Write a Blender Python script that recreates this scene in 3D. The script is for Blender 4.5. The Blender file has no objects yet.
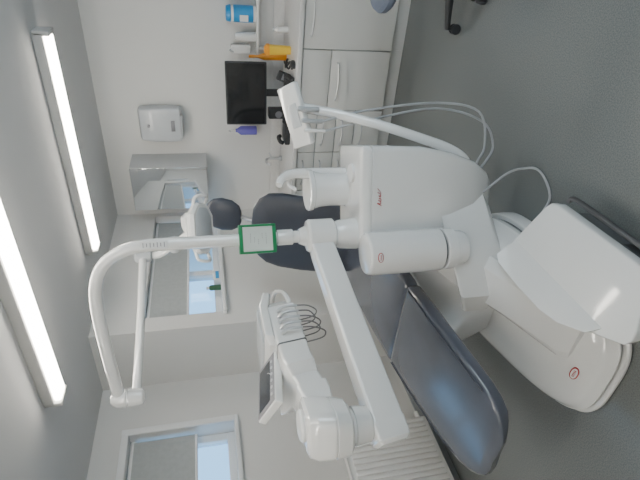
import bpy, bmesh, math, random
from mathutils import Vector, Matrix
random.seed(4)
S = bpy.context.scene
V = Vector

# ------------------------------------------------------------ materials
def mat(name, col, rough=0.5, metal=0.0, coat=0.0, emit=None, es=0.0, noise=None, alpha=1.0, trans=0.0, bump=0.0, bscale=80, crough=0.06):
    m = bpy.data.materials.new(name); m.use_nodes = True
    nt = m.node_tree; b = nt.nodes["Principled BSDF"]
    b.inputs["Base Color"].default_value = (*col, 1)
    b.inputs["Roughness"].default_value = rough
    b.inputs["Metallic"].default_value = metal
    b.inputs["Coat Weight"].default_value = coat
    b.inputs["Coat Roughness"].default_value = crough
    b.inputs["Transmission Weight"].default_value = trans
    b.inputs["Alpha"].default_value = alpha
    if emit:
        b.inputs["Emission Color"].default_value = (*emit, 1)
        b.inputs["Emission Strength"].default_value = es
    tc = nt.nodes.new("ShaderNodeTexCoord")
    if noise:
        sc, amt = noise
        n = nt.nodes.new("ShaderNodeTexNoise"); n.inputs["Scale"].default_value = sc
        n.inputs["Detail"].default_value = 4
        r = nt.nodes.new("ShaderNodeValToRGB")
        r.color_ramp.elements[0].position = 0.35; r.color_ramp.elements[1].position = 0.65
        r.color_ramp.elements[0].color = (*[c*(1-amt) for c in col], 1)
        r.color_ramp.elements[1].color = (*[min(1, c*(1+amt)) for c in col], 1)
        nt.links.new(tc.outputs["Object"], n.inputs["Vector"])
        nt.links.new(n.outputs["Fac"], r.inputs["Fac"])
        nt.links.new(r.outputs["Color"], b.inputs["Base Color"])
    if bump:
        n2 = nt.nodes.new("ShaderNodeTexNoise"); n2.inputs["Scale"].default_value = bscale
        bp = nt.nodes.new("ShaderNodeBump"); bp.inputs["Strength"].default_value = bump
        bp.inputs["Distance"].default_value = 0.01
        nt.links.new(tc.outputs["Object"], n2.inputs["Vector"])
        nt.links.new(n2.outputs["Fac"], bp.inputs["Height"])
        nt.links.new(bp.outputs["Normal"], b.inputs["Normal"])
    return m

WHITE = mat("white_plastic", (.82, .82, .81), .14, coat=1.0, noise=(3, .012))
OFFW = mat("offwhite_enamel", (.75, .75, .745), .3, coat=.3, noise=(3, .02))
GREYP = mat("grey_plastic", (.42, .44, .46), .45, noise=(8, .03))
HOUS = mat("grey_light_housing", (.50, .50, .49), .45, noise=(8, .03))
LGREY = mat("light_grey_plastic", (.52, .545, .57), .3, coat=.3, noise=(8, .03))
DARKP = mat("dark_plastic", (.03, .032, .036), .45, noise=(8, .1))
BLACKG = mat("black_screen", (.006, .007, .009), .12, coat=.6, noise=(4, .1))
SCRG = mat("grey_display_glass", (.05, .055, .065), .12, coat=.6, noise=(4, .1))
UPH = mat("slate_upholstery", (.045, .052, .072), .40, noise=(6, .08), bump=.1, bscale=250)
CLEARP = mat("plastic_sheeted_upholstery", (.085, .095, .125), .24, coat=.8, noise=(2.2, .15), bump=.14, bscale=6, crough=.14)
WALL = mat("wall_paint", (.71, .705, .69), .8, noise=(1.2, .012), bump=.03, bscale=180)
CEIL = mat("ceiling_paint", (.59, .59, .59), .85, noise=(1.0, .012))
CAB = mat("cabinet_cream", (.72, .715, .69), .4, noise=(4, .01))
CABG = mat("wall_unit_gloss_grey", (.70, .73, .75), .05, metal=.85, noise=(3, .02))
CABS = mat("wall_unit_side_grey", (.52, .53, .54), .4, noise=(3, .02))
TOPM = mat("worktop_laminate", (.70, .69, .68), .35, noise=(60, .03))
STEEL = mat("brushed_steel", (.62, .63, .65), .28, metal=.9, noise=(20, .05))
DSTEEL = mat("dark_steel_rail", (.16, .16, .17), .3, metal=.8, noise=(20, .05))
UPVC = mat("white_upvc", (.80, .81, .82), .35, noise=(3, .01))
LIGHTM = mat("light_diffuser", (1, .98, .94), .4, emit=(1.0, .94, .83), es=24.0, noise=(2, .01))
RED = mat("dark_red_print", (.40, .008, .015), .4, noise=(5, .05))
GREEN = mat("green_band", (.01, .22, .08), .4, noise=(5, .05))
GGREEN = mat("pale_label", (.58, .63, .60), .4, noise=(5, .05))
BLUE = mat("cyan_blue_print", (.02, .28, .62), .35, noise=(5, .05))
ORANGE = mat("orange_plastic", (.85, .33, .02), .35, noise=(5, .05))
YELLOW = mat("yellow_plastic", (.85, .55, .05), .35, noise=(5, .05))
PURPLE = mat("violet_liquid", (.16, .14, .55), .2, noise=(5, .05))
LEAF = mat("dark_green_plastic", (.04, .12, .06), .4, noise=(5, .1))
HOSE = mat("grey_hose", (.42, .43, .45), .4, noise=(10, .05))
CORD = mat("grey_cord", (.16, .16, .17), .4, noise=(10, .05))
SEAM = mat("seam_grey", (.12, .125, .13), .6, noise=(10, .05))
RADM = mat("radiator_enamel", (.84, .84, .83), .35, noise=(3, .01))
BLIND = mat("grey_blind", (.42, .44, .44), .8, noise=(30, .04), trans=.0)
SKIRT = mat("grey_vinyl_skirting", (.30, .32, .33), .5, noise=(30, .05))
SIDEL = mat("grey_label_print", (.25, .25, .27), .5, noise=(30, .05))

# floor: speckled grey-green vinyl
FLOOR = bpy.data.materials.new("speckled_vinyl_floor"); FLOOR.use_nodes = True
nt = FLOOR.node_tree; b = nt.nodes["Principled BSDF"]
tc = nt.nodes.new("ShaderNodeTexCoord")
n1 = nt.nodes.new("ShaderNodeTexNoise"); n1.inputs["Scale"].default_value = 180; n1.inputs["Detail"].default_value = 2
r1 = nt.nodes.new("ShaderNodeValToRGB")
r1.color_ramp.elements[0].position = .35; r1.color_ramp.elements[0].color = (.140, .152, .150, 1)
r1.color_ramp.elements[1].position = .65; r1.color_ramp.elements[1].color = (.205, .218, .215, 1)
nt.links.new(tc.outputs["Object"], n1.inputs["Vector"]); nt.links.new(n1.outputs["Fac"], r1.inputs["Fac"])
nt.links.new(r1.outputs["Color"], b.inputs["Base Color"]); b.inputs["Roughness"].default_value = .21
bp = nt.nodes.new("ShaderNodeBump"); bp.inputs["Strength"].default_value = .03; bp.inputs["Distance"].default_value = .002
nt.links.new(n1.outputs["Fac"], bp.inputs["Height"]); nt.links.new(bp.outputs["Normal"], b.inputs["Normal"])

# clear glass
GLASS = bpy.data.materials.new("window_glass"); GLASS.use_nodes = True
nt = GLASS.node_tree; nt.nodes.clear()
o = nt.nodes.new("ShaderNodeOutputMaterial"); mx = nt.nodes.new("ShaderNodeMixShader")
t = nt.nodes.new("ShaderNodeBsdfTransparent"); g = nt.nodes.new("ShaderNodeBsdfGlossy"); g.inputs["Roughness"].default_value = .02
t.inputs["Color"].default_value = (.88, .95, .98, 1)
mx.inputs["Fac"].default_value = .06
nt.links.new(t.outputs[0], mx.inputs[1]); nt.links.new(g.outputs[0], mx.inputs[2]); nt.links.new(mx.outputs[0], o.inputs["Surface"])

# ------------------------------------------------------------ geometry helper
def basis(d, up=V((0, 0, 1))):
    d = V(d).normalized()
    if abs(d.dot(up)) > .98: up = V((1, 0, 0))
    s = d.cross(up).normalized(); u = s.cross(d).normalized()
    return s, u, d

class G:
    def __init__(self): self.bm = bmesh.new(); self.mi = 0
    def _merge(self, t):
        for f in t.faces: f.material_index = self.mi
        me = bpy.data.meshes.new("t"); t.to_mesh(me); t.free(); self.bm.from_mesh(me); bpy.data.meshes.remove(me)
        return self
    def box(self, c, s, bev=0, rot=None, seg=3):
        t = bmesh.new(); bmesh.ops.create_cube(t, size=1)
        bmesh.ops.scale(t, vec=V(s), verts=t.verts)
        if bev: bmesh.ops.bevel(t, geom=t.edges[:], offset=min(bev, min(s)*.49), segments=seg, profile=.5, affect='EDGES')
        M = Matrix.Translation(V(c)) @ (rot.to_4x4() if rot else Matrix.Identity(4))
        bmesh.ops.transform(t, matrix=M, verts=t.verts)
        return self._merge(t)
    def bb(self, x0, x1, y0, y1, z0, z1, bev=0):
        return self.box(((x0+x1)/2, (y0+y1)/2, (z0+z1)/2), (x1-x0, y1-y0, z1-z0), bev)
    def loft(self, rings, cap=True):
        t = bmesh.new(); R = [[t.verts.new(p) for p in r] for r in rings]; n = len(R[0])
        for a, b_ in zip(R, R[1:]):
            for i in range(n):
                t.faces.new((a[i], a[(i+1) % n], b_[(i+1) % n], b_[i]))
        if cap: t.faces.new(list(reversed(R[0]))); t.faces.new(R[-1])
        bmesh.ops.recalc_face_normals(t, faces=t.faces)
        return self._merge(t)
    def rev(self, c, prof, seg=36, d=(0, 0, 1)):
        s, u, d = basis(d); c = V(c)
        rings = [[c + d*h + (s*math.cos(k)+u*math.sin(k))*max(r, 1e-4) for k in [2*math.pi*i/seg for i in range(seg)]] for h, r in prof]
        return self.loft(rings)
    def cyl(self, p0, p1, r0, r1=None, seg=24, bev=0):
        p0, p1 = V(p0), V(p1); r1 = r0 if r1 is None else r1; L = (p1-p0).length
        if bev: prof = [(0, r0-bev), (bev*.3, r0-bev*.3), (bev, r0), (L-bev, r1), (L-bev*.3, r1-bev*.3), (L, r1-bev)]
        else: prof = [(0, r0), (L, r1)]
        return self.rev(p0, prof, seg, p1-p0)
    def tube(self, pts, r, seg=12, sub=6):
        P = [V(p) for p in pts]; Q = []
        E = [P[0]*2-P[1]] + P + [P[-1]*2-P[-2]]
        for i in range(1, len(E)-2):
            a, b_, c, d = E[i-1:i+3]
            for k in range(sub):
                s = k/sub
                Q.append(.5*((2*b_)+(c-a)*s+(2*a-5*b_+4*c-d)*s*s+(-a+3*b_-3*c+d)*s**3))
        Q.append(P[-1]); rings = []; up = None
        for i, p in enumerate(Q):
            d = (Q[min(i+1, len(Q)-1)]-Q[max(i-1, 0)]).normalized()
            if up is None: s, u, _ = basis(d)
            else:
                s = d.cross(up).normalized(); u = s.cross(d).normalized()
            up = u
            rr = r(i/(len(Q)-1)) if callable(r) else r
            rings.append([p+(s*math.cos(k)+u*math.sin(k))*rr for k in [2*math.pi*j/seg for j in range(seg)]])
        return self.loft(rings)
    def prism(self, poly, z0, z1, bev=0, segs=3):
        t = bmesh.new(); a = [t.verts.new((x, y, z0 if not callable(z0) else z0(x, y))) for x, y in poly]
        f = t.faces.new(a); r = bmesh.ops.extrude_face_region(t, geom=[f])
        vs = [v for v in r['geom'] if isinstance(v, bmesh.types.BMVert)]
        for i, v in enumerate(vs): v.co.z = z1 if not callable(z1) else z1(v.co.x, v.co.y)
        bmesh.ops.recalc_face_normals(t, faces=t.faces)
        if bev: bmesh.ops.bevel(t, geom=t.edges[:], offset=bev, segments=segs, profile=.5, affect='EDGES')
        return self._merge(t)

def sring(c, s, u, a, b_, n=4, N=32):
    c = V(c); out = []
    for i in range(N):
        k = 2*math.pi*(i+.5)/N; co, si = math.cos(k), math.sin(k)
        out.append(c + V(s)*a*math.copysign(abs(co)**(2/n), co) + V(u)*b_*math.copysign(abs(si)**(2/n), si))
    return out
def zr(cx, cy, z, a, b_, rot=0, n=4, N=40):
    r = math.radians(rot)
    return sring((cx, cy, z), (math.cos(r), math.sin(r), 0), (-math.sin(r), math.cos(r), 0), a, b_, n, N)
def rr3(c, X, Y, a, b_, rad, q=6):
    """rounded rectangle ring with true flat sides in the X/Y plane"""
    c, X, Y = V(c), V(X), V(Y); out = []
    rad = min(rad, a*.98, b_*.98)
    for sx_, sy_, a0_ in [(1, 1, 0), (-1, 1, 90), (-1, -1, 180), (1, -1, 270)]:
        for k in range(q+1):
            t_ = math.radians(a0_+90*k/q)
            out.append(c+X*(sx_*(a-rad)+rad*math.cos(t_))+Y*(sy_*(b_-rad)+rad*math.sin(t_)))
    return out
def rr(cx, cy, z, a, b_, rad, rot=0, q=6):
    r = math.radians(rot)
    return rr3((cx, cy, z), (math.cos(r), math.sin(r), 0), (-math.sin(r), math.cos(r), 0), a, b_, rad, q)

W = {}
def top(name, loc, label, cat, **kw):
    e = bpy.data.objects.new(name, None); e.location = loc; e.empty_display_size = .1
    S.collection.objects.link(e); W[e] = V(loc); e["label"] = label; e["category"] = cat
    for k, v in kw.items(): e[k] = v
    return e
def add(name, g, mats, parent=None, label=None, smooth=35, cat=None, **kw):
    me = bpy.data.meshes.new(name); g.bm.to_mesh(me); g.bm.free()
    cs = [v.co.copy() for v in me.vertices]
    c = V([(min(p[i] for p in cs)+max(p[i] for p in cs))/2 for i in range(3)])
    for v in me.vertices: v.co -= c
    for m in (mats if isinstance(mats, (list, tuple)) else [mats]): me.materials.append(m)
    for p in me.polygons: p.use_smooth = True
    me.set_sharp_from_angle(angle=math.radians(smooth))
    ob = bpy.data.objects.new(name, me); S.collection.objects.link(ob)
    W[ob] = c
    if parent: ob.parent = parent; ob.location = c - W[parent]
    else: ob.location = c
    if label: ob["label"] = label
    if cat: ob["category"] = cat
    for k, v in kw.items(): ob[k] = v
    return ob
ST = dict(kind="structure")

# ------------------------------------------------------------ room
H = 2.56; XR = 1.4; YB = -1.3; XL = -3.25; XA = -2.65; YC = 4.45; YR = 2.72
add("floor", G().bb(-3.6, XR+.2, YB-.2, YC+.2, -.1, 0), FLOOR, **ST, label="grey-green speckled vinyl floor")
add("ceiling", G().bb(-3.6, XR+.2, YB-.2, YC+.2, H, H+.1), CEIL, **ST, label="plain painted ceiling")
add("wall_back", G().bb(-3.6, XR+.2, YC, YC+.2, 0, H), WALL, **ST, label="plain light wall behind the worktop")
add("wall_front", G().bb(-3.6, XR+.2, YB-.2, YB, 0, H), WALL, **ST, label="plain light wall")
def holed(g, x0, x1, y0, y1, wy0, wy1, wz0, wz1):
    g.bb(x0, x1, y0, y1, 0, wz0); g.bb(x0, x1, y0, y1, wz1, H)
    g.bb(x0, x1, y0, wy0, wz0, wz1); g.bb(x0, x1, wy1, y1, wz0, wz1); return g
W2 = (.95, 2.27, 1.55, 2.32); W1 = (2.87, 4.38, 1.58, 2.19); W3 = (.7, 2.3, 1.0, 2.2)
add("wall_left", holed(G(), XL-.25, XL, YB, YR, *W2), WALL, **ST, label="light painted wall with a high window")
add("wall_alcove", holed(G(), XA-.25, XA, YR+.1, YC, *W1), WALL, **ST, label="light painted boxed-out wall with a high window")
add("wall_return", G().bb(XL-.25, XA, YR, YR+.1, 0, H), WALL, **ST, label="short return of the boxed-out wall")
add("wall_right", holed(G(), XR, XR+.2, YB, YC, *W3), WALL, **ST, label="light painted wall with a wide window")
add("baseboard_left", G().bb(XL, XL+.015, YB, YR, 0, .1), SKIRT, **ST)
add("baseboard_return", G().bb(XL, XA, YR-.015, YR, 0, .1), SKIRT, **ST)
add("baseboard_right", G().bb(XR-.015, XR, YB, YC, 0, .1), SKIRT, **ST)

def window(name, xc, y0, y1, z0, z1, mull, transom=None):
    g = G(); f = .06; d = .035
    g.bb(xc-d, xc+d, y0, y1, z0, z0+f, .006); g.bb(xc-d, xc+d, y0, y1, z1-f, z1, .006)
    g.bb(xc-d, xc+d, y0, y0+f, z0+f, z1-f, .006); g.bb(xc-d, xc+d, y1-f, y1, z0+f, z1-f, .006)
    for m in mull: g.bb(xc-d, xc+d, m-.035, m+.035, z0+f, z1-f, .006)
    if transom: g.bb(xc-d, xc+d, y0+f, y1-f, transom-.03, transom+.03, .006)
    w = add(name, g, UPVC, **ST, label="white framed window with clear panes")
    add("window_pane", G().bb(xc-.004, xc+.004, y0+f, y1-f, z0+f, z1-f), GLASS, w)
    return w
w1 = window("window_1", XA-.16, *W1, [3.55])
w2 = window("window_2", XL-.17, *W2, [1.72])
w3 = window("window_3", XR+.1, *W3, [1.5])
add("trim_1", G().bb(XA-.15, XA+.04, W1[0]-.03, W1[1]+.03, W1[2]-.03, W1[2]+.002, .006), UPVC, **ST, label="white window sill board")
add("trim_2", G().bb(XL-.16, XL+.04, W2[0]-.03, W2[1]+.03, W2[2]-.03, W2[2]+.002, .006), UPVC, **ST, label="white window sill board")
# window surround on left wall
g = G()
g.bb(XL, XL+.012, W2[1], W2[1]+.05, W2[2]-.03, W2[3]+.05, .004); g.bb(XL, XL+.012, W2[0]-.05, W2[1], W2[3], W2[3]+.05, .004)
add("trim_3", g, UPVC, **ST, label="white window surround")
# little things on the sill
SZ = W1[2]+.002
e = top("spray_can", (XA-.04, 3.22, SZ), "small dark green spray can on the window sill", "can")
add("can_body", G().rev((XA-.04, 3.22, SZ), [(0, .022), (.005, .024), (.09, .024), (.10, .015)], 20), LEAF, e)
add("can_cap", G().cyl((XA-.04, 3.22, SZ+.10), (XA-.04, 3.22, SZ+.125), .015, bev=.002), WHITE, e)
e = top("tissue_box", (XA-.05, 3.36, SZ), "small blue and white tissue box on the window sill", "box")
add("carton", G().bb(XA-.09, XA-.01, 3.30, 3.42, SZ, SZ+.06, .003), WHITE, e)
add("printed_panel", G().bb(XA-.0105, XA-.008, 3.31, 3.41, SZ+.01, SZ+.04), BLUE, e)

# blinds
def blind(xc, y0, y1, z0, z1, label):
    e = top("roller_blind", (xc, (y0+y1)/2, z0), label, "blind")
    add("blind_tube", G().cyl((xc, y0, z1-.025), (xc, y1, z1-.025), .022), UPVC, e)
    add("blind_fabric", G().bb(xc+.018, xc+.021, y0+.01, y1-.01, z0, z1-.025), BLIND, e)
    add("blind_bottom_bar", G().bb(xc+.012, xc+.027, y0+.01, y1-.01, z0-.02, z0, .004), UPVC, e)
blind(XA-.09, W1[0]+.01, W1[1]-.01, 1.87, W1[3], "grey roller blind half lowered over the high window")
blind(XL-.09, W2[0]+.01, W2[1]-.01, 1.85, W2[3], "grey roller blind lowered over the side window")

# ceiling lights
for i, (y, x0) in enumerate([(3.18, -2.18), (1.88, -2.25), (.5, -2.2), (-.7, -2.2)]):  # last two battens are unseen, added behind the camera for extra room light
    e = top("ceiling_light", (x0+.77, y, H), "long grey-housed linear batten light switched on, mounted on the ceiling", "light", group="linear batten lights on the ceiling")
    add("light_housing", G().bb(x0, x0+1.54, y-.064, y+.064, H-.055, H, .006), HOUS, e, "grey housing")
    add("light_diffuser", G().bb(x0+.02, x0+1.52, y-.048, y+.048, H-.090, H-.05, .014), LIGHTM, e)
    add("end_cap", G().bb(x0-.008, x0+.02, y-.064, y+.064, H-.093, H-.002, .006), HOUS, e)
    add("end_cap", G().bb(x0+1.52, x0+1.548, y-.064, y+.064, H-.093, H-.002, .006), HOUS, e)

# ------------------------------------------------------------ cabinets
FY = 3.79
def handle(parent, x0, x1, z, bow=.012):
    add("handle", G().tube([(x0, FY-.003, z), (x0+.012, FY-.028, z-.003), ((x0+x1)/2, FY-.034, z-bow), (x1-.012, FY-.028, z-.003), (x1, FY-.003, z)], .0065, 10), STEEL, parent, "curved steel bow handle")
def cabinet(x0, x1, rows, label):
    e = top("base_cabinet", ((x0+x1)/2, 4.1, 0), label, "cabinet", group="base cabinets under the worktop")
    add("body", G().bb(x0+.001, x1-.001, FY+.022, YC-.002, .12, .858), GREYP, e, "grey carcass")
    add("plinth", G().bb(x0+.001, x1-.001, FY+.06, FY+.08, 0, .12), CAB, e)
    for (z0, z1, kind, hz) in rows:
        p = add(kind, G().bb(x0+.004, x1-.004, FY, FY+.02, z0+.004, z1-.004, .003), CAB, e)
        if hz:
            c = (x0+x1)/2; hw = min(.16, (x1-x0)*.3)
            handle(p, c-hw, c+hw, hz)
DR = [(.12, .36, "drawer", .31), (.36, .53, "drawer", .485), (.53, .70, "drawer", .655), (.70, .855, "drawer", .81)]
cabinet(-2.64, -2.08, [(.12, .855, "door", .80)], "cream base cabinet with a single door in the corner")
cabinet(-2.08, -1.70, DR, "cream narrow drawer unit under the worktop")
cabinet(-1.70, -1.32, DR, "cream narrow drawer unit under the worktop")
cabinet(-1.32, -.83, [(.12, .62, "door", .565), (.62, .855, "drawer", None)], "cream base cabinet with a steel bow handle")
cabinet(-.83, -.33, [(.12, .855, "door", .80)], "cream base cabinet with a high steel bow handle")
cabinet(-.33, .17, [(.12, .855, "door", .80)], "cream base cabinet at the end of the run")
add("worktop", G().bb(-2.645, .19, 3.765, YC-.002, .86, .90, .006), TOPM, None, "pale laminate worktop running over the base cabinets", cat="worktop")
add("trim_4", G().bb(-2.645, .19, YC-.018, YC-.001, .90, 1.0, .003), TOPM, **ST, label="laminate upstand along the wall")

# wall cabinet
e = top("wall_cabinet", (-2.19, 4.29, 1.64), "grey glossy wall cabinet beside the high window", "cabinet")
add("body", G().bb(-2.42, -1.98, 4.152, YC-.002, 1.64, 2.33, .003), CABS, e)
add("door", G().bb(-2.418, -1.982, 4.13, 4.15, 1.642, 2.328, .003), CABG, e, "mirror-gloss door")

# paper towel dispenser
e = top("paper_towel_dispenser", (-1.65, 4.39, 1.84), "pale blue-grey wall-mounted paper towel dispenser with a viewing window", "dispenser")
rg = []
for z, a, b_ in [(1.84, .14, .05), (1.855, .155, .065), (1.95, .16, .07), (2.1, .158, .066), (2.2, .15, .058), (2.215, .13, .045)]:
    rg.append(zr(-1.65, 4.448-b_, z, a, b_, n=8))
add("dispenser_cover", G().loft(rg), LGREY, e)
add("front_window", G().bb(-1.70, -1.60, 4.304, 4.33, 1.90, 1.935, .004), SIDEL, e, "dark viewing slot")
add("outlet_tray", G().bb(-1.75, -1.55, 4.305, 4.36, 1.83, 1.855, .006), GREYP, e)
add("lock", G().cyl((-1.65, 4.30, 2.13), (-1.65, 4.34, 2.13), .012), SIDEL, e)

# shelf with canisters
e = top("wall_shelf", (-.72, 4.38, 1.14), "narrow white wall shelf above the worktop", "shelf")
add("shelf_board", G().bb(-1.02, -.40, 4.30, YC-.001, 1.14, 1.16, .003), WHITE, e)
add("shelf_bracket", G().bb(-.97, -.955, 4.33, YC-.001, 1.06, 1.14, .003), WHITE, e)
add("shelf_bracket", G().bb(-.47, -.455, 4.33, YC-.001, 1.06, 1.14, .003), WHITE, e)
e = top("wipes_canister", (-.69, 4.37, 1.16), "blue and white disinfectant wipes tub with a blue lid", "container")
add("tub", G().cyl((-.69, 4.37, 1.16), (-.69, 4.37, 1.37), .066, bev=.004), WHITE, e)
add("label_band", G().cyl((-.69, 4.37, 1.185), (-.69, 4.37, 1.35), .0675), BLUE, e, "blue printed label")
add("label_panel", G().bb(-.74, -.69, 4.298, 4.306, 1.23, 1.30), WHITE, e)
add("lid", G().cyl((-.69, 4.37, 1.37), (-.69, 4.37, 1.41), .069, .060, bev=.006), BLUE, e)
e = top("plastic_cup_stack", (-.87, 4.37, 1.16), "stack of upturned white plastic cups", "cups")
g = G()
for k in range(7): g.rev((-.87, 4.37, 1.16+k*.018), [(0, .038), (.004, .039), (.07, .028), (.072, .002)], 24)
add("cups", g, WHITE, e)
e = top("soap_dispenser", (-.98, 4.40, 1.20), "white wall-mounted pump dispenser", "dispenser")
add("dispenser_bottle", G().box((-.98, 4.405, 1.29), (.075, .085, .17), .015), WHITE, e)
add("pump_lever", G().tube([(-.98, 4.38, 1.375), (-.98, 4.34, 1.385), (-.98, 4.29, 1.36)], .007), GREYP, e)

# sharps bin, orange bottle
e = top("sharps_bin", (-.90, 4.10, .90), "slim yellow sharps bin with an orange lid on the worktop", "bin")
add("bin_body", G().loft([zr(-.91, 4.10, .90, .032, .032), zr(-.91, 4.10, 1.08, .040, .038)]), YELLOW, e)
add("bin_lid", G().loft([zr(-.91, 4.10, 1.08, .045, .043), zr(-.91, 4.10, 1.10, .044, .042), zr(-.91, 4.10, 1.12, .022, .02)]), ORANGE, e)
e = top("spray_bottle", (-1.01, 4.28, .90), "slim tall orange bottle beside the sharps bin", "bottle")
add("bottle_body", G().rev((-1.01, 4.28, .90), [(0, .026), (.01, .029), (.20, .029), (.25, .012), (.28, .011)]), ORANGE, e)
add("bottle_cap", G().rev((-1.01, 4.28, 1.18), [(0, .014), (.05, .012)]), ORANGE, e)
for bx_, col, hh in [(-.78, WHITE, .13)]:
    e = top("small_bottle", (bx_, 4.25, .90), "small white plastic bottle standing on the worktop", "bottle")
    add("bottle_body", G().rev((bx_, 4.25, .90), [(0, .026), (.008, .028), (hh*.7, .028), (hh*.85, .013), (hh*.9, .012)]), col, e)
    add("bottle_cap", G().cyl((bx_, 4.25, .90+hh*.9), (bx_, 4.25, .90+hh), .015, bev=.002), LGREY, e)

# monitor, keyboard, mouse
e = top("computer_monitor", (-1.28, 4.16, .90), "black flat computer monitor switched off on the worktop", "monitor")
R = Matrix.Rotation(math.radians(6), 3, 'Z')
add("monitor_bezel", G().box((-1.28, 4.10, 1.27), (.53, .035, .35), .008, R), DARKP, e)
add("screen", G().box((-1.2785, 4.0815, 1.275), (.505, .004, .32), 0, R), BLACKG, e, "dark glossy screen")
add("monitor_stand", G().box((-1.28, 4.14, 1.04), (.06, .03, .27), .006).box((-1.28, 4.12, .908), (.22, .17, .016), .006), DARKP, e)
e = top("keyboard", (-1.28, 3.93, .90), "black computer keyboard propped on the worktop", "keyboard")
R = Matrix.Rotation(math.radians(18), 3, 'X'); kc = V((-1.28, 3.91, .935))
g = G().box(kc, (.43, .15, .022), .004, R).box((-1.28, 3.965, .925), (.38, .02, .05), .004)
for r_ in range(5):
    for c_ in range(15): g.box(kc+(R @ V((-.196+c_*.028, -.052+r_*.026, .014))), (.023, .021, .008), .002, R, seg=1)
add("keyboard_body", g, DARKP, e)
e = top("computer_mouse", (-.97, 3.88, .90), "black computer mouse next to the keyboard", "mouse")
add("mouse_shell", G().loft([zr(-.97, 3.88, .90, .03, .05, n=2.5), zr(-.97, 3.88, .92, .03, .05, n=2.5), zr(-.97, 3.88, .934, .018, .032, n=2.5)]), DARKP, e)
e = top("desk_phone", (-1.60, 4.0, .90), "black desk telephone on the worktop", "telephone")
add("phone_base", G().box((-1.60, 4.0, .925), (.16, .18, .045), .01), DARKP, e)
add("phone_handset", G().tube([(-1.66, 3.92, .965), (-1.66, 3.95, .985), (-1.66, 4.05, .985), (-1.66, 4.08, .965)], .018), DARKP, e)
e = top("desktop_speaker", (-1.49, 4.22, .90), "small black speaker box beside the monitor", "speaker")
add("speaker_shell", G().box((-1.49, 4.22, .98), (.09, .10, .16), .012), DARKP, e)
add("speaker_cone", G().cyl((-1.49, 4.166, .97), (-1.49, 4.172, .97), .032), SIDEL, e)
e = top("cable_bundle", (-1.01, 4.0, .90), "tangle of black cables lying on the worktop", "cables")
g = G().tube([(-1.00, 4.17, .907), (-.99, 4.08, .93), (-1.03, 4.03, .945), (-.98, 3.99, .92), (-1.0, 3.96, .907), (-1.03, 3.95, .907)], .009, 8)
add("cable", g, DARKP, e)
g = G().tube([(-1.03, 4.19, .907), (-1.03, 4.10, .92), (-.99, 4.05, .955), (-1.03, 3.98, .93), (-.96, 3.95, .907)], .008, 8)
add("cable", g, DARKP, e)
e = top("card_reader", (-1.10, 4.04, .90), "small black card reader standing in front of the monitor", "card reader")
Rq = Matrix.Rotation(math.radians(20), 3, 'Y')
add("reader_body", G().box((-1.11, 4.02, .962), (.08, .035, .11), .01, Rq), DARKP, e)
add("reader_keys", G().box((-1.112, 4.0, .95), (.05, .004, .06), .001, Rq), SIDEL, e)

# violet bottle dispenser + tap
e = top("wall_bottle_dispenser", (-1.72, 4.40, 1.15), "wall bracket holding a bottle of violet liquid", "dispenser")
add("bracket", G().bb(-1.78, -1.66, 4.42, YC-.001, 1.14, 1.36, .004), WHITE, e)
add("bottle", G().rev((-1.72, 4.375, 1.15), [(0, .04), (.01, .042), (.15, .042), (.185, .018), (.2, .016)]), PURPLE, e)
add("pump", G().tube([(-1.72, 4.375, 1.34), (-1.72, 4.375, 1.40), (-1.72, 4.32, 1.41)], .008), WHITE, e)
e = top("mixer_tap", (-2.0, 4.30, .90), "low chrome tap over the worktop", "tap")
add("spout", G().tube([(-2.0, 4.33, .90), (-2.0, 4.33, 1.02), (-2.0, 4.30, 1.06), (-2.0, 4.22, 1.06), (-2.0, 4.19, 1.03)], .013), STEEL, e)
add("tap_base", G().cyl((-2.0, 4.33, .90), (-2.0, 4.33, .93), .026, bev=.003), STEEL, e)
add("lever", G().tube([(-2.0, 4.33, 1.0), (-1.93, 4.31, 1.03)], .007), STEEL, e)
e = top("wall_socket", (-1.55, 4.44, 1.08), "white double power socket on the wall", "socket")
add("face_plate", G().bb(-1.62, -1.475, 4.438, YC-.0005, 1.04, 1.125, .003), WHITE, e)

# ------------------------------------------------------------ radiator
e = top("radiator", (XL+.08, 1.40, .10), "white ribbed panel radiator under the side window", "radiator")
g = G(); y0, y1, z0, z1 = .80, 1.98, .09, .79; n = 28; x = XL+.13; pt = (y1-y0)/n
g.bb(x-.07, x-.016, y0, y1, z0, z1, .004)
for i in range(n): g.bb(x-.02, x, y0+pt*i+.007, y0+pt*(i+1)-.007, z0+.03, z1-.03, .006)
add("radiator_panel", g, RADM, e, smooth=25)
g = G().bb(x-.07, x-.008, y0-.004, y1+.004, z1, z1+.012, .003)
g.bb(x-.07, x-.008, y0-.006, y0, z0, z1, .002); g.bb(x-.07, x-.008, y1, y1+.006, z0, z1, .002)
add("radiator_grille", g, RADM, e)
for yy in (y0+.1, y1-.13): add("radiator_bracket", G().bb(XL+.001, x-.07, yy, yy+.03, z0+.1, z1-.1), RADM, e)
for yy in (y1-.03, y0+.03): add("radiator_pipe", G().tube([(x-.04, yy, 0), (x-.04, yy, z0+.03)], .008), STEEL, e)
add("radiator_valve", G().cyl((x-.04, y1+.006, z0+.05), (x-.04, y1+.07, z0+.05), .018, bev=.004), WHITE, e)

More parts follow.
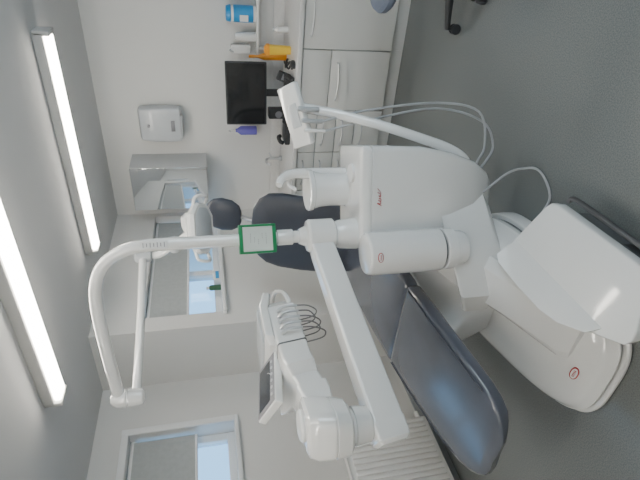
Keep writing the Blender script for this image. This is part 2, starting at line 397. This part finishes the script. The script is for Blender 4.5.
# ------------------------------------------------------------ dental chair
CX = -1.865
chair = top("dental_chair", (-1.55, 1.5, 0), "white dental chair with slate grey upholstery and a plastic-sheeted leg rest", "dental chair")
bcx, bcy, bax, bay = -1.53, 1.51, .335, .55
def ztop(y): return .095+.24*max(0, y-1.0)
def plate(k, sc, n=3.4, zoff=0):
    out = []
    for p in zr(bcx, bcy, 0, bax-(1-sc)*.40, bay-(1-sc)*.40, 0, n, 96):
        out.append(V((p.x, p.y, k*ztop(p.y)+zoff)))
    return out
add("floor_plate", G().loft([plate(0, .95), plate(0, .985, zoff=.003), plate(0, 1, zoff=.012), plate(.24, 1), plate(.29, .99), plate(.31, .975), plate(.32, .93)]), WHITE, chair, smooth=30)
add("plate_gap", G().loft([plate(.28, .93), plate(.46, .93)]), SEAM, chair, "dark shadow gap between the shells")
add("base_cover", G().loft([plate(.43, .94), plate(.44, .955), plate(.50, .965), plate(.56, .965), plate(.58, .955), plate(.60, .948), plate(.80, .915), plate(.90, .885), plate(.98, .845), plate(1.04, .78), plate(1.09, .68), plate(1.13, .52), plate(1.15, .35)]), WHITE, chair, "glossy shell with a raised lip", smooth=25)
# stepped arm cover with creased faces
def fold(y, z, w, h, dx=0, cut=.045):
    """chamfered section: flat top, sharp sloping shoulders"""
    c = V((-1.41+dx, y, z)); X = V((1, 0, 0)); U = V((0, -.35, 1)).normalized()
    return [c+X*px_+U*pz_ for px_, pz_ in [(w, -h), (w, h*.35), (w-.006, h*.45), (w-cut+.006, h*.96), (w-cut, h), (-w+cut, h), (-w+cut-.006, h*.96), (-w+.006, h*.45), (-w, h*.35), (-w, -h)]]
add("lift_arm_cover", G().loft([fold(1.12, .12, .085, .008), fold(1.13, .13, .10, .022), fold(1.17, .148, .118, .036), fold(1.45, .235, .128, .062), fold(1.75, .33, .14, .090, -.02), fold(1.92, .38, .14, .085, -.03), fold(1.95, .38, .11, .06, -.03)]), WHITE, chair, smooth=20)
# separate flat tilted side panel
poly = [(-1.265, 1.52), (-1.25, 1.56), (-1.22, 1.58), (-1.19, 1.58), (-.975, 1.54), (-.945, 1.525), (-.935, 1.49), (-.922, 1.05), (-.925, 1.0), (-.945, .97), (-1.09, .885), (-1.125, .872), (-1.155, .885), (-1.245, 1.08), (-1.268, 1.2), (-1.272, 1.35)]
sl = lambda x, y: .165+.125*(-x-.93)/.36
add("side_panel_foot", G().prism([(-1.10+(x+1.10)*.78, 1.25+(y-1.25)*.86) for x, y in poly], .0, lambda x, y: sl(x, y)-.045, .01, 2), SEAM, chair, "recessed foot under the panel, coloured dark as the shade of the gap", smooth=50)  # dark colour stands in for the shade in the gap below the panel
add("side_panel", G().prism(poly, lambda x, y: sl(x, y)-.05, sl, .007, 3), WHITE, chair, smooth=40)
fold2 = lambda x, y: sl(x, y)+.055*max(0, min(1, (-x-1.165)/.06))
add("side_panel_fold", G().prism([(-1.165, 1.565), (-1.165, .98), (-1.20, 1.0), (-1.238, 1.10), (-1.258, 1.2), (-1.262, 1.35), (-1.256, 1.52), (-1.235, 1.562)], lambda x, y: sl(x, y)-.01, lambda x, y: fold2(x, y)+.001, .003, 2), WHITE, chair, "raised folded edge of the panel", smooth=20)
add("side_rail", G().tube([(-.925, 1.50, .11), (-.900, 1.46, .105), (-.893, 1.20, .105), (-.893, .99, .105), (-.93, .94, .11)], .012, 10), DSTEEL, chair, "dark metal rail along the panel edge")
add("cable_port", G().box((-.945, 1.08, .095), (.05, .17, .05), .006), DARKP, chair, "black connector recess")
# oval badge
def badge(parent, c, nrm, a, b_, letters=True):
    s, u, d = basis(nrm)
    def ring(k, off, kb=None): return sring(V(c)+d*off, s, u, a*k, b_*(kb or k), 2.2, 32)
    add("badge", G().loft([ring(1, -.008), ring(1, .002), ring(.98, .003)]), RED, parent, "dark red oval badge")
    add("badge_centre", G().loft([ring(.88, .0025, .76), ring(.86, .004, .73)]), WHITE, parent)
    g = G()
    for k in (-.5, -.27, -.04, .19, .42):
        g.cyl(V(c)+d*.004+s*a*(k-.02)-u*b_*.28, V(c)+d*.004+s*a*(k+.08)+u*b_*.28, b_*.11, seg=6)
    if letters: add("badge_lettering", g, RED, parent)
badge(chair, (-1.55, 1.075, .1235), V((0, -.5, 1)), .034, .018)
# lift column and frame
rg = [zr(-1.60, 1.72, .26, .14, .2, n=5), zr(-1.72, 1.75, .40, .13, .22, n=5), zr(CX, 1.8, .50, .18, .32, n=5)]
add("lift_column", G().loft(rg), OFFW, chair)
def pad(stns, n=4.5, N=36):
    rg = []
    for i, (c, a, b_) in enumerate(stns):
        p = V(stns[max(i-1, 0)][0]); q = V(stns[min(i+1, len(stns)-1)][0])
        s, u, d = basis(q-p); rg.append(sring(c, s, u, a, b_, n, N))
    return rg
add("seat_frame", G().loft(pad([((CX, 1.2, .455), .12, .02), ((CX, 1.26, .47), .16, .025), ((CX, 1.5, .49), .18, .03), ((CX, 2.2, .52), .20, .045), ((CX, 2.6, .54), .2, .04), ((CX, 2.66, .54), .16, .03)])), WHITE, chair)
LX = -1.845
add("leg_rest", G().loft(pad([((LX+.035, .925, .494), .07, .012), ((LX+.035, .93, .496), .120, .020), ((LX+.033, .943, .500), .165, .028), ((LX+.03, .97, .505), .202, .034), ((LX+.027, 1.01, .512), .230, .038), ((LX+.02, 1.08, .523), .254, .041),
      ((LX+.010, 1.20, .541), .272, .043), ((LX+.00, 1.4, .566), .286, .044), ((LX-.005, 1.6, .588), .294, .045), ((LX-.008, 1.73, .602), .297, .045), ((LX-.008, 1.75, .605), .293, .041), ((LX-.008, 1.757, .605), .288, .036)], 6)), CLEARP, chair, "slate upholstery under a clear plastic sheet")
sm = [(LX+.02, 1.08, .523, .254, .041), (LX+.010, 1.20, .541, .272, .043), (LX, 1.4, .566, .286, .044), (LX-.005, 1.6, .588, .294, .045), (LX-.008, 1.73, .602, .297, .045)]
for sg in (-1, 1):
    add("piping", G().tube([(c+sg*(a_*.93), y_, z_+h_*.93) for c, y_, z_, a_, h_ in sm], .0035, 8), UPH, chair, "dark piping seam")
add("seat", G().loft(pad([((LX-.008, 1.757, .606), .288, .036), ((LX-.008, 1.764, .607), .293, .041), ((LX-.008, 1.785, .610), .298, .045), ((CX+.01, 2.1, .635), .30, .048), ((CX+.01, 2.4, .655), .295, .05), ((CX, 2.6, .665), .27, .045), ((CX, 2.64, .665), .24, .03)], 6)), CLEARP, chair)
bk = [((CX, 2.60, .62), .20, .03), ((CX, 2.61, .66), .25, .045), ((CX, 2.66, .80), .29, .05), ((CX, 2.74, 1.0), .31, .05), ((CX, 2.80, 1.15), .31, .05), ((CX, 2.84, 1.24), .29, .048), ((CX, 2.865, 1.30), .24, .042), ((CX, 2.88, 1.335), .16, .032), ((CX, 2.884, 1.348), .06, .015)]
add("backrest", G().loft(pad(bk, 3)), UPH, chair)
add("backrest_shell", G().loft(pad([((c[0], c[1]+.05, c[2]-.01), a*.93, .02) for (c, a, b_) in bk[1:-1]], 3)), WHITE, chair)
add("headrest_stem", G().tube([(CX+.02, 2.90, 1.26), (CX+.02, 2.97, 1.38), (CX+.02, 3.07, 1.50)], .016), STEEL, chair)
add("headrest", G().loft(pad([((CX+.02, 2.995, 1.415), .05, .015), ((CX+.02, 3.0, 1.43), .09, .03), ((CX+.02, 3.02, 1.48), .125, .042), ((CX+.02, 3.045, 1.55), .135, .045), ((CX+.02, 3.065, 1.61), .12, .04), ((CX+.02, 3.08, 1.65), .08, .028), ((CX+.02, 3.085, 1.662), .04, .014)], 2.4)), UPH, chair)

# ------------------------------------------------------------ dental unit
unit = top("dental_treatment_unit", (-1.12, 1.98, .2), "white dental treatment unit with pole-mounted light, delivery arm and instrument console", "dental unit")
bx, by, br = -1.12, 1.99, 22
rg = []
for z, a, b_, dx in [(.20, .10, .08, -.06), (.212, .13, .105, -.06), (.25, .158, .13, -.055), (.34, .19, .16, -.035), (.48, .217, .18, -.015), (.65, .233, .19, 0), (.80, .238, .193, 0), (.895, .24, .194, 0), (.897, .232, .186, 0), (.904, .232, .186, 0), (.906, .24, .194, 0), (.935, .239, .193, 0), (.943, .235, .189, 0), (.948, .226, .18, 0), (.950, .20, .155, 0)]:
    rg.append(rr(bx+dx, by, z, a, b_, .028, br, 4))
body = add("unit_body", G().loft(rg), WHITE, unit, smooth=28)
fr = V((math.sin(math.radians(br)), -math.cos(math.radians(br)), 0)); sr = V((math.cos(math.radians(br)), math.sin(math.radians(br)), 0))
def fp(a, z, off=.194): return V((bx, by, z)) + sr*a*.85 + fr*off
g = G().tube([fp(-.044, .850), fp(-.030, .872), fp(-.034, .855), fp(-.022, .853)], .0017, 8).tube([fp(-.012, .867), fp(-.020, .855), fp(-.008, .853), fp(-.002, .865), fp(-.006, .854)], .0017, 8)
g.tube([fp(.004, .854), fp(.012, .866), fp(.010, .855), fp(.022, .857), fp(.030, .871)], .0017, 8).tube([fp(.024, .852), fp(.036, .859), fp(.052, .871)], .0013, 8)
add("red_logo", g, RED, unit, "small red script logo")
add("unit_link", G().loft([rr3(p, V((.55, .8, 0)).normalized(), V((0, 0, 1)), a, b_, .02) for p, a, b_ in
      [((-1.14, 1.80, .40), .12, .13), ((-1.22, 1.72, .38), .16, .14), ((-1.36, 1.64, .37), .16, .11), ((-1.48, 1.64, .36), .14, .07)]]), WHITE, unit, "white angled link to the chair base", smooth=25)
cpos = (-1.265, 1.67)
add("supply_column", G().rev((*cpos, .575), [(0, .088), (.002, .098), (.005, .103), (.10, .104), (.34, .102), (.364, .098), (.373, .090), (.376, .07), (.377, .0)], 48), WHITE, unit, smooth=30)
add("column_groove", G().cyl((*cpos, .54), (*cpos, .577), .084, seg=48), SEAM, unit, "dark seam ring")
add("column_collar", G().rev((*cpos, .505), [(0, .088), (.003, .096), (.006, .100), (.053, .101), (.058, .096)], 48), WHITE, unit, smooth=30)
add("column_end_cap", G().rev((*cpos, .440), [(0, .05), (.002, .070), (.006, .080), (.018, .086), (.060, .088), (.066, .088)], 48), WHITE, unit, smooth=25)
badge(unit, (cpos[0]+.043, cpos[1]-.0925, .905), (.46, -1, .03), .022, .013)
# spittoon
sp = (-1.13, 2.06)
spit = add("spittoon_bowl", G().rev((*sp, .94), [(0, .088), (.012, .092), (.016, .086), (.03, .085), (.10, .084), (.15, .088), (.185, .098), (.19, .104), (.21, .106), (.215, .10), (.19, .085), (.14, .04), (.13, 0)], 40), WHITE, unit, smooth=30)
add("spout", G().tube([(-1.10, 2.15, .95), (-1.10, 2.15, 1.19), (-1.10, 2.13, 1.23), (-1.11, 2.08, 1.24), (-1.12, 2.05, 1.21)], .009), WHITE, spit)
add("cup_filler", G().tube([(-1.06, 2.10, .95), (-1.06, 2.11, 1.20), (-1.07, 2.09, 1.27), (-1.09, 2.05, 1.30)], lambda q: .030-.012*q), WHITE, spit, "tapered cup filler housing")
add("cup_stand", G().cyl((-1.0, 1.98, .945), (-1.0, 1.98, .965), .045, bev=.004), OFFW, spit)
# post and pole
px, py = -1.26, 1.84
post = add("post", G().rev((px, py, .93), [(0, .075), (.02, .078), (.10, .07), (.12, .062), (.13, .075), (.135, .08), (.25, .08), (.262, .072), (.268, .05), (.30, .036)], 40), WHITE, unit, smooth=30)
pole = add("light_pole", G().tube([(px, py, 1.2), (px, py, 1.45), (px, py, 1.7), (px, py, 1.90), (px-.015, py-.003, 2.01), (px-.07, py-.015, 2.105), (px-.16, py-.04, 2.155), (px-.30, py-.07, 2.17), (px-.55, py-.13, 2.155), (-2.03, 1.655, 2.135)], .029, 20), WHITE, unit)
Rz = Matrix.Rotation(math.radians(35), 3, 'Z'); nrm = V((.57, -.82, 0)); tg = V((.82, .57, 0))
def clip(z0, z1, a, b_, rad):
    return G().loft([rr(px+nrm.x*.008, py+nrm.y*.008, z, a, b_, rad, 35) for z in (z0, z1)])
add("collar_bracket", clip(1.345, 1.515, .068, .043, .020), GREEN, pole, "green frame around the joint block")
add("collar_label", clip(1.362, 1.498, .0686, .0436, .020), GGREEN, pole, "pale printed label")
g = G()
for k in range(5):
    for q in range(6):
        if random.random() < .7: g.box(V((px, py, 1.392+.018*k))+nrm*.0518+tg*(-.022+.009*q), (.0055, .001, .002), 0, Rz)
add("collar_print", g, SIDEL, pole, "printed lines on the label", kind="stuff")
for sg in (-1, 1): add("collar_edge", G().box(V((px, py, 1.43))+nrm*.045+tg*sg*.0625, (.010, .016, .165), .002, Rz), GREEN, pole, "green edge strip")
add("pole_sleeve", G().cyl((px, py, 1.26), (px, py, 1.335), .038, bev=.003), WHITE, pole)
stp = V((px, py, 1.89))
add("pole_sticker", G().box(stp+nrm*.0275, (.034, .006, .12), .001, Rz), OFFW, pole, "small printed sticker")
g = G()
for k in range(7): g.box(stp+nrm*.0308+V((0, 0, -.045+.015*k)), (.022-.006*(k % 2), .0012, .0035), 0, Rz)
add("sticker_print", g, SIDEL, pole, kind="stuff")
# delivery arm
a0, a1 = V((-1.28, 1.80, 1.13)), V((-1.63, .94, 1.01)); s, u, d = basis(a1-a0)
def ar(k, w, h, dz=0): return rr3(a0.lerp(a1, k)+u*dz, s, u, w, h, .012)
arm = add("delivery_arm", G().loft([ar(-.03, .03, .035), ar(0, .042, .052), ar(.06, .045, .056), ar(.90, .058, .064), ar(.905, .059, .065), ar(.985, .059, .065), ar(1, .048, .053)]), WHITE, unit, smooth=30)
add("arm_end_cap", G().loft([ar(.91, .0605, .0665), ar(.975, .0605, .0665)]), OFFW, arm)
# swivel housing at arm end
drum = add("swivel_housing", G().loft([zr(-1.60, 1.02, 1.07, .05, .05, 20, 2.2), zr(-1.60, 1.02, 1.09, .066, .066, 20, 2.2), zr(-1.60, 1.02, 1.15, .072, .072, 20, 2.2), zr(-1.60, 1.02, 1.152, .064, .064, 20, 2.2), zr(-1.60, 1.02, 1.165, .064, .064, 20, 2.2), zr(-1.60, 1.02, 1.167, .084, .084, 20, 2.3), zr(-1.60, 1.022, 1.178, .092, .094, 20, 3.2),
      zr(-1.60, 1.03, 1.23, .098, .100, 20, 4), zr(-1.60, 1.03, 1.232, .093, .095, 20, 4), zr(-1.60, 1.03, 1.238, .093, .095, 20, 4), zr(-1.60, 1.03, 1.24, .098, .100, 20, 4), zr(-1.605, 1.045, 1.30, .098, .102, 20, 5), zr(-1.61, 1.055, 1.328, .090, .095, 20, 5), zr(-1.61, 1.06, 1.338, .075, .08, 20, 4)]), WHITE, unit, smooth=25)
add("swivel_top_cap", G().rev((-1.61, 1.06, 1.335), [(0, .062), (.012, .062), (.020, .055), (.024, .035), (.025, 0)], 32), OFFW, drum)
# console: bulky angular head
KX = -1.70
CXv = V((1, .15, 0)).normalized(); CZv = V((0, -.15, 1)).normalized()
con = add("instrument_console", G().loft([rr3(p, CXv, CZv, a, b_, .014) for p, a, b_ in
      [((-1.61, 1.10, 1.262), .080, .050), ((-1.63, 1.15, 1.268), .090, .062), ((-1.64, 1.20, 1.275), .093, .066), ((-1.64, 1.201, 1.275), .084, .056), ((-1.65, 1.26, 1.290), .088, .058), ((-1.67, 1.29, 1.305), .140, .064), ((KX, 1.33, 1.315), .170, .066),
       ((KX, 1.64, 1.335), .170, .070), ((KX, 1.70, 1.335), .14, .052), ((KX, 1.72, 1.335), .11, .035)]]), WHITE, unit, smooth=22)
add("console_seam", G().loft([rr3((KX, yy, 1.315+.065*(yy-1.33)), CXv, CZv, .1722, .0685, .014) for yy in (1.40, 1.406)]), SEAM, con)
add("raised_tray", G().loft([rr3(p, V((1, 0, 0)), V((0, .3, 1)).normalized(), a, b_, .010) for p, a, b_ in
      [((KX, 1.45, 1.400), .13, .016), ((KX, 1.48, 1.412), .165, .022), ((KX, 1.66, 1.418), .178, .022), ((KX, 1.75, 1.395), .178, .018), ((KX, 1.78, 1.380), .15, .012)]]), WHITE, con, "raised instrument tray", smooth=22)
add("tray_inset", G().prism([(KX-.14, 1.50), (KX+.10, 1.50), (KX+.10, 1.72), (KX-.14, 1.72)], 1.425, 1.443, .003), LGREY, con, "grey tray mat")
Rx = Matrix.Rotation(math.radians(27), 3, 'Y') @ Matrix.Rotation(math.radians(-8), 3, 'X')
pc = V((-1.67, 1.31, 1.43))
add("control_panel", G().box(pc, (.15, .28, .036), .006, Rx), WHITE, con, "thick framed control panel housing")
add("panel_frame", G().box(pc+(Rx @ V((0, 0, .018))), (.138, .265, .006), .002, Rx), SIDEL, con, "dark edged frame")
add("panel_screen", G().box(pc+(Rx @ V((-.010, 0, .0215))), (.090, .22, .003), 0, Rx), SCRG, con, "dark display")
for k in range(6): add("panel_button", G().cyl(pc+(Rx @ V((.052, -.09+.036*k, .019))), pc+(Rx @ V((.052, -.09+.036*k, .024))), .007), LGREY, con)
add("panel_stem", G().cyl((-1.67, 1.35, 1.36), (-1.66, 1.33, 1.43), .035), WHITE, con)
add("console_handle", G().tube([(-1.58, 1.66, 1.30), (-1.545, 1.71, 1.29), (-1.55, 1.78, 1.31), (-1.61, 1.84, 1.34), (-1.72, 1.85, 1.35), (-1.84, 1.80, 1.35), (-1.855, 1.70, 1.34)], .012), WHITE, con)
for k in range(5):
    yy = 1.475+.036*k; jz = (0, .018, .008, .026, .012)[k]
    add("handpiece", G().tube([(-1.53, yy, 1.36), (-1.515, yy+.002, 1.345), (-1.505, yy+.004, 1.32), (-1.503, yy+.004, 1.265)], lambda q: .008-.002*q, 12), STEEL if k % 2 else LGREY, con, "slim grey instrument handpiece in its holder")
    add("instrument_hose", G().tube([(-1.503, yy+.004, 1.27), (-1.507, yy+.002, 1.22), (-1.525, yy-.004, 1.170+jz), (-1.548, yy-.008, 1.158+jz), (-1.57, yy-.012, 1.18+jz), (-1.59, yy-.015, 1.28)], .0034, 8), CORD, con)
# light arm and head
e1 = V((-2.05, 1.65, 2.135)); e2 = V((-1.74, 2.43, 2.045))
larm = add("light_arm", G().tube([e1-V((0, 0, .08)), e1.lerp(e2, .5)-V((0, 0, .045)), e2], .023, 16), WHITE, unit)
add("elbow_joint", G().rev(e1-V((0, 0, .125)), [(0, .01), (.003, .026), (.012, .038), (.03, .043), (.08, .043), (.083, .038), (.089, .038), (.092, .043), (.13, .043), (.15, .036), (.162, .024), (.166, .008)], 32), WHITE, larm, "rounded double elbow joint", smooth=30)
add("arm_joint", G().rev(e2-V((0, 0, .06)), [(0, .01), (.006, .028), (.016, .036), (.095, .036), (.106, .028), (.11, .01)], 28), GREYP, larm)
j2 = e2+V((.09, -.03, -.19))
add("light_yoke", G().tube([e2-V((0, 0, .04)), e2+V((.01, -.005, -.10)), j2], .022), WHITE, larm)
add("yoke_joint", G().rev(j2+V((-.04, .012, 0)), [(0, .015), (.005, .037), (.035, .037), (.037, .032), (.043, .032), (.045, .037), (.08, .037), (.085, .015)], 24, (1, -.3, 0)), LGREY, larm)
hc = V((-1.52, 2.36, 1.70)); hn = V((.35, -.50, -.80)).normalized()
s, u, d = basis(hn)
def hexr(o, a, b_, sh=0):
    return [hc+d*o+s*(sh+a*x_)+u*(b_*y_) for x_, y_ in [(1, .35), (.93, .55), (.55, 1), (-.55, 1), (-.93, .55), (-1, .35), (-1, -.35), (-.93, -.55), (-.55, -1), (.55, -1), (.93, -.55), (1, -.35)]]
add("light_head", G().loft([hexr(-.105, .045, .034, -.045), hexr(-.075, .072, .052, -.03), hexr(-.050, .085, .058, -.015), hexr(-.03, .120, .075), hexr(-.015, .142, .088), hexr(.012, .150, .094), hexr(.03, .138, .084)]), WHITE, larm, smooth=20)
add("yoke_link", G().tube([j2, j2.lerp(hc, .5)+V((0, 0, .01)), hc-d*.06], .024), WHITE, larm)
add("light_lens", G().loft([hexr(.03, .12, .070), hexr(.036, .11, .062)]), LGREY, larm, "pale grey lens")
for sg in (-1, 1):
    add("light_handle", G().tube([hc+s*.13*sg-u*.05, hc+s*.178*sg-u*.05+d*.02, hc+s*.190*sg+d*.045, hc+s*.178*sg+u*.05+d*.02, hc+s*.13*sg+u*.05], .010), WHITE, larm, "open loop handle")
# assistant arm
aa = add("assistant_arm", G().tube([(-1.0, 1.93, .36), (-.93, 1.95, .38), (-.885, 1.99, .46), (-.86, 2.06, .58), (-.83, 2.16, .76), (-.81, 2.26, .95), (-.80, 2.34, 1.14)], .025, 16), WHITE, unit)
Ra = Matrix.Rotation(math.radians(28), 3, 'Z') @ Matrix.Rotation(math.radians(-15), 3, 'Y') @ Matrix.Rotation(math.radians(28), 3, 'X')
hcn = V((-.84, 2.33, 1.175))
add("assistant_holder", G().box(hcn, (.32, .15, .035), .010, Ra), WHITE, aa)
add("assistant_keypad", G().box(hcn+(Ra @ V((0, -.01, .019))), (.12, .07, .005), .002, Ra), LGREY, aa)
for k, o in enumerate((-.10, -.05, .01)):
    c = hcn + (Ra @ V((o, -.085, 0)))
    add("suction_nozzle", G().cyl(c+V((.005, 0, .04)), c+V((0, 0, -.07)), .009+.002*k, bev=.003), GREYP if k else WHITE, aa)
    if k < 2:
        add("suction_hose", G().tube([c+V((0, 0, -.07)), c+V((.05, .02, -.3)), (-.77+.03*k, 2.25, .44), (-.82+.05*k, 2.2, .18+.03*k), (-.93, 2.14, .11+.05*k), (-1.01, 2.09, .16+.05*k), (-1.08, 2.04, .26)], .0062, 10), HOSE, aa)
add("supply_hose", G().tube([(-1.08, 1.88, .27), (-1.0, 1.93, .12), (-.97, 1.92, .03), (-.95, 1.86, .011), (-.97, 1.78, .011), (-1.03, 1.71, .011), (-1.10, 1.68, .05)], .006, 10), HOSE, unit)

# ------------------------------------------------------------ stool
sx, sy = -.23, 3.02
st = top("operator_stool", (sx, sy, 0), "wheeled operator stool with black five-star base and blue-grey seat", "stool")
add("seat", G().rev((sx, sy, .50), [(0, .15), (.01, .19), (.03, .205), (.06, .205), (.08, .19), (.088, .12), (.09, 0)], 40), mat("blue_grey_vinyl", (.16, .19, .26), .45, noise=(5, .05)), st)
add("gas_lift", G().cyl((sx, sy, .10), (sx, sy, .35), .028).cyl((sx, sy, .35), (sx, sy, .50), .016), DARKP, st)
g = G()
for k in range(5):
    an = math.radians(185+72*k); dv = V((math.cos(an), math.sin(an), 0)); c = V((sx, sy, 0))
    sd = V((-dv.y, dv.x, 0))
    g.loft([sring(c+dv*r_+V((0, 0, z)), sd, V((0, 0, 1)), w, h, 4, 16) for r_, z, w, h in [(.01, .11, .035, .028), (.14, .10, .026, .02), (.28, .085, .018, .014)]])
    g2 = G().cyl(c+dv*.275+sd*-.026+V((0, 0, .032)), c+dv*.275+sd*-.006+V((0, 0, .032)), .032, bev=.004).cyl(c+dv*.275+sd*.006+V((0, 0, .032)), c+dv*.275+sd*.026+V((0, 0, .032)), .032, bev=.004).cyl(c+dv*.275+V((0, 0, .03)), c+dv*.275+V((0, 0, .08)), .009)
    add("caster", g2, DARKP, st)
add("star_base", g, DARKP, st)

# ------------------------------------------------------------ world & camera
w = bpy.data.worlds.new("World"); S.world = w; w.use_nodes = True; nt = w.node_tree
bg = nt.nodes["Background"]
tc = nt.nodes.new("ShaderNodeTexCoord"); sp_ = nt.nodes.new("ShaderNodeSeparateXYZ"); mr = nt.nodes.new("ShaderNodeMapRange")
nt.links.new(tc.outputs["Generated"], sp_.inputs[0]); nt.links.new(sp_.outputs["X"], mr.inputs["Value"])
mr.inputs["From Min"].default_value = -.35; mr.inputs["From Max"].default_value = .6
mr.inputs["To Min"].default_value = 2.6; mr.inputs["To Max"].default_value = 10.0
nt.links.new(mr.outputs["Result"], bg.inputs["Strength"])
cr = nt.nodes.new("ShaderNodeValToRGB"); cr.color_ramp.elements[0].position = .3; cr.color_ramp.elements[1].position = .8
cr.color_ramp.elements[0].color = (.34, .63, 1.0, 1); cr.color_ramp.elements[1].color = (.95, .97, 1.0, 1)
m2 = nt.nodes.new("ShaderNodeMapRange"); m2.inputs["From Min"].default_value = -1; m2.inputs["From Max"].default_value = 1
nt.links.new(sp_.outputs["X"], m2.inputs["Value"]); nt.links.new(m2.outputs["Result"], cr.inputs["Fac"]); nt.links.new(cr.outputs["Color"], bg.inputs["Color"])

cam = bpy.data.cameras.new("Camera"); co = bpy.data.objects.new("Camera", cam); S.collection.objects.link(co)
a, p, ro = math.radians(35), math.radians(13), math.radians(3.5)
fwd = V((-math.sin(a)*math.cos(p), math.cos(a)*math.cos(p), -math.sin(p)))
r0 = V((math.cos(a), math.sin(a), 0)); dn = -(r0.cross(fwd))
ri = r0*math.cos(ro)+dn*math.sin(ro); do = -r0*math.sin(ro)+dn*math.cos(ro)
M = Matrix((( do.x, ri.x, -fwd.x, 0), (do.y, ri.y, -fwd.y, 0), (do.z, ri.z, -fwd.z, 1.64), (0, 0, 0, 1)))
co.matrix_world = M; cam.sensor_width = 36; cam.lens = 470/640*36; cam.clip_start = .02
S.camera = co
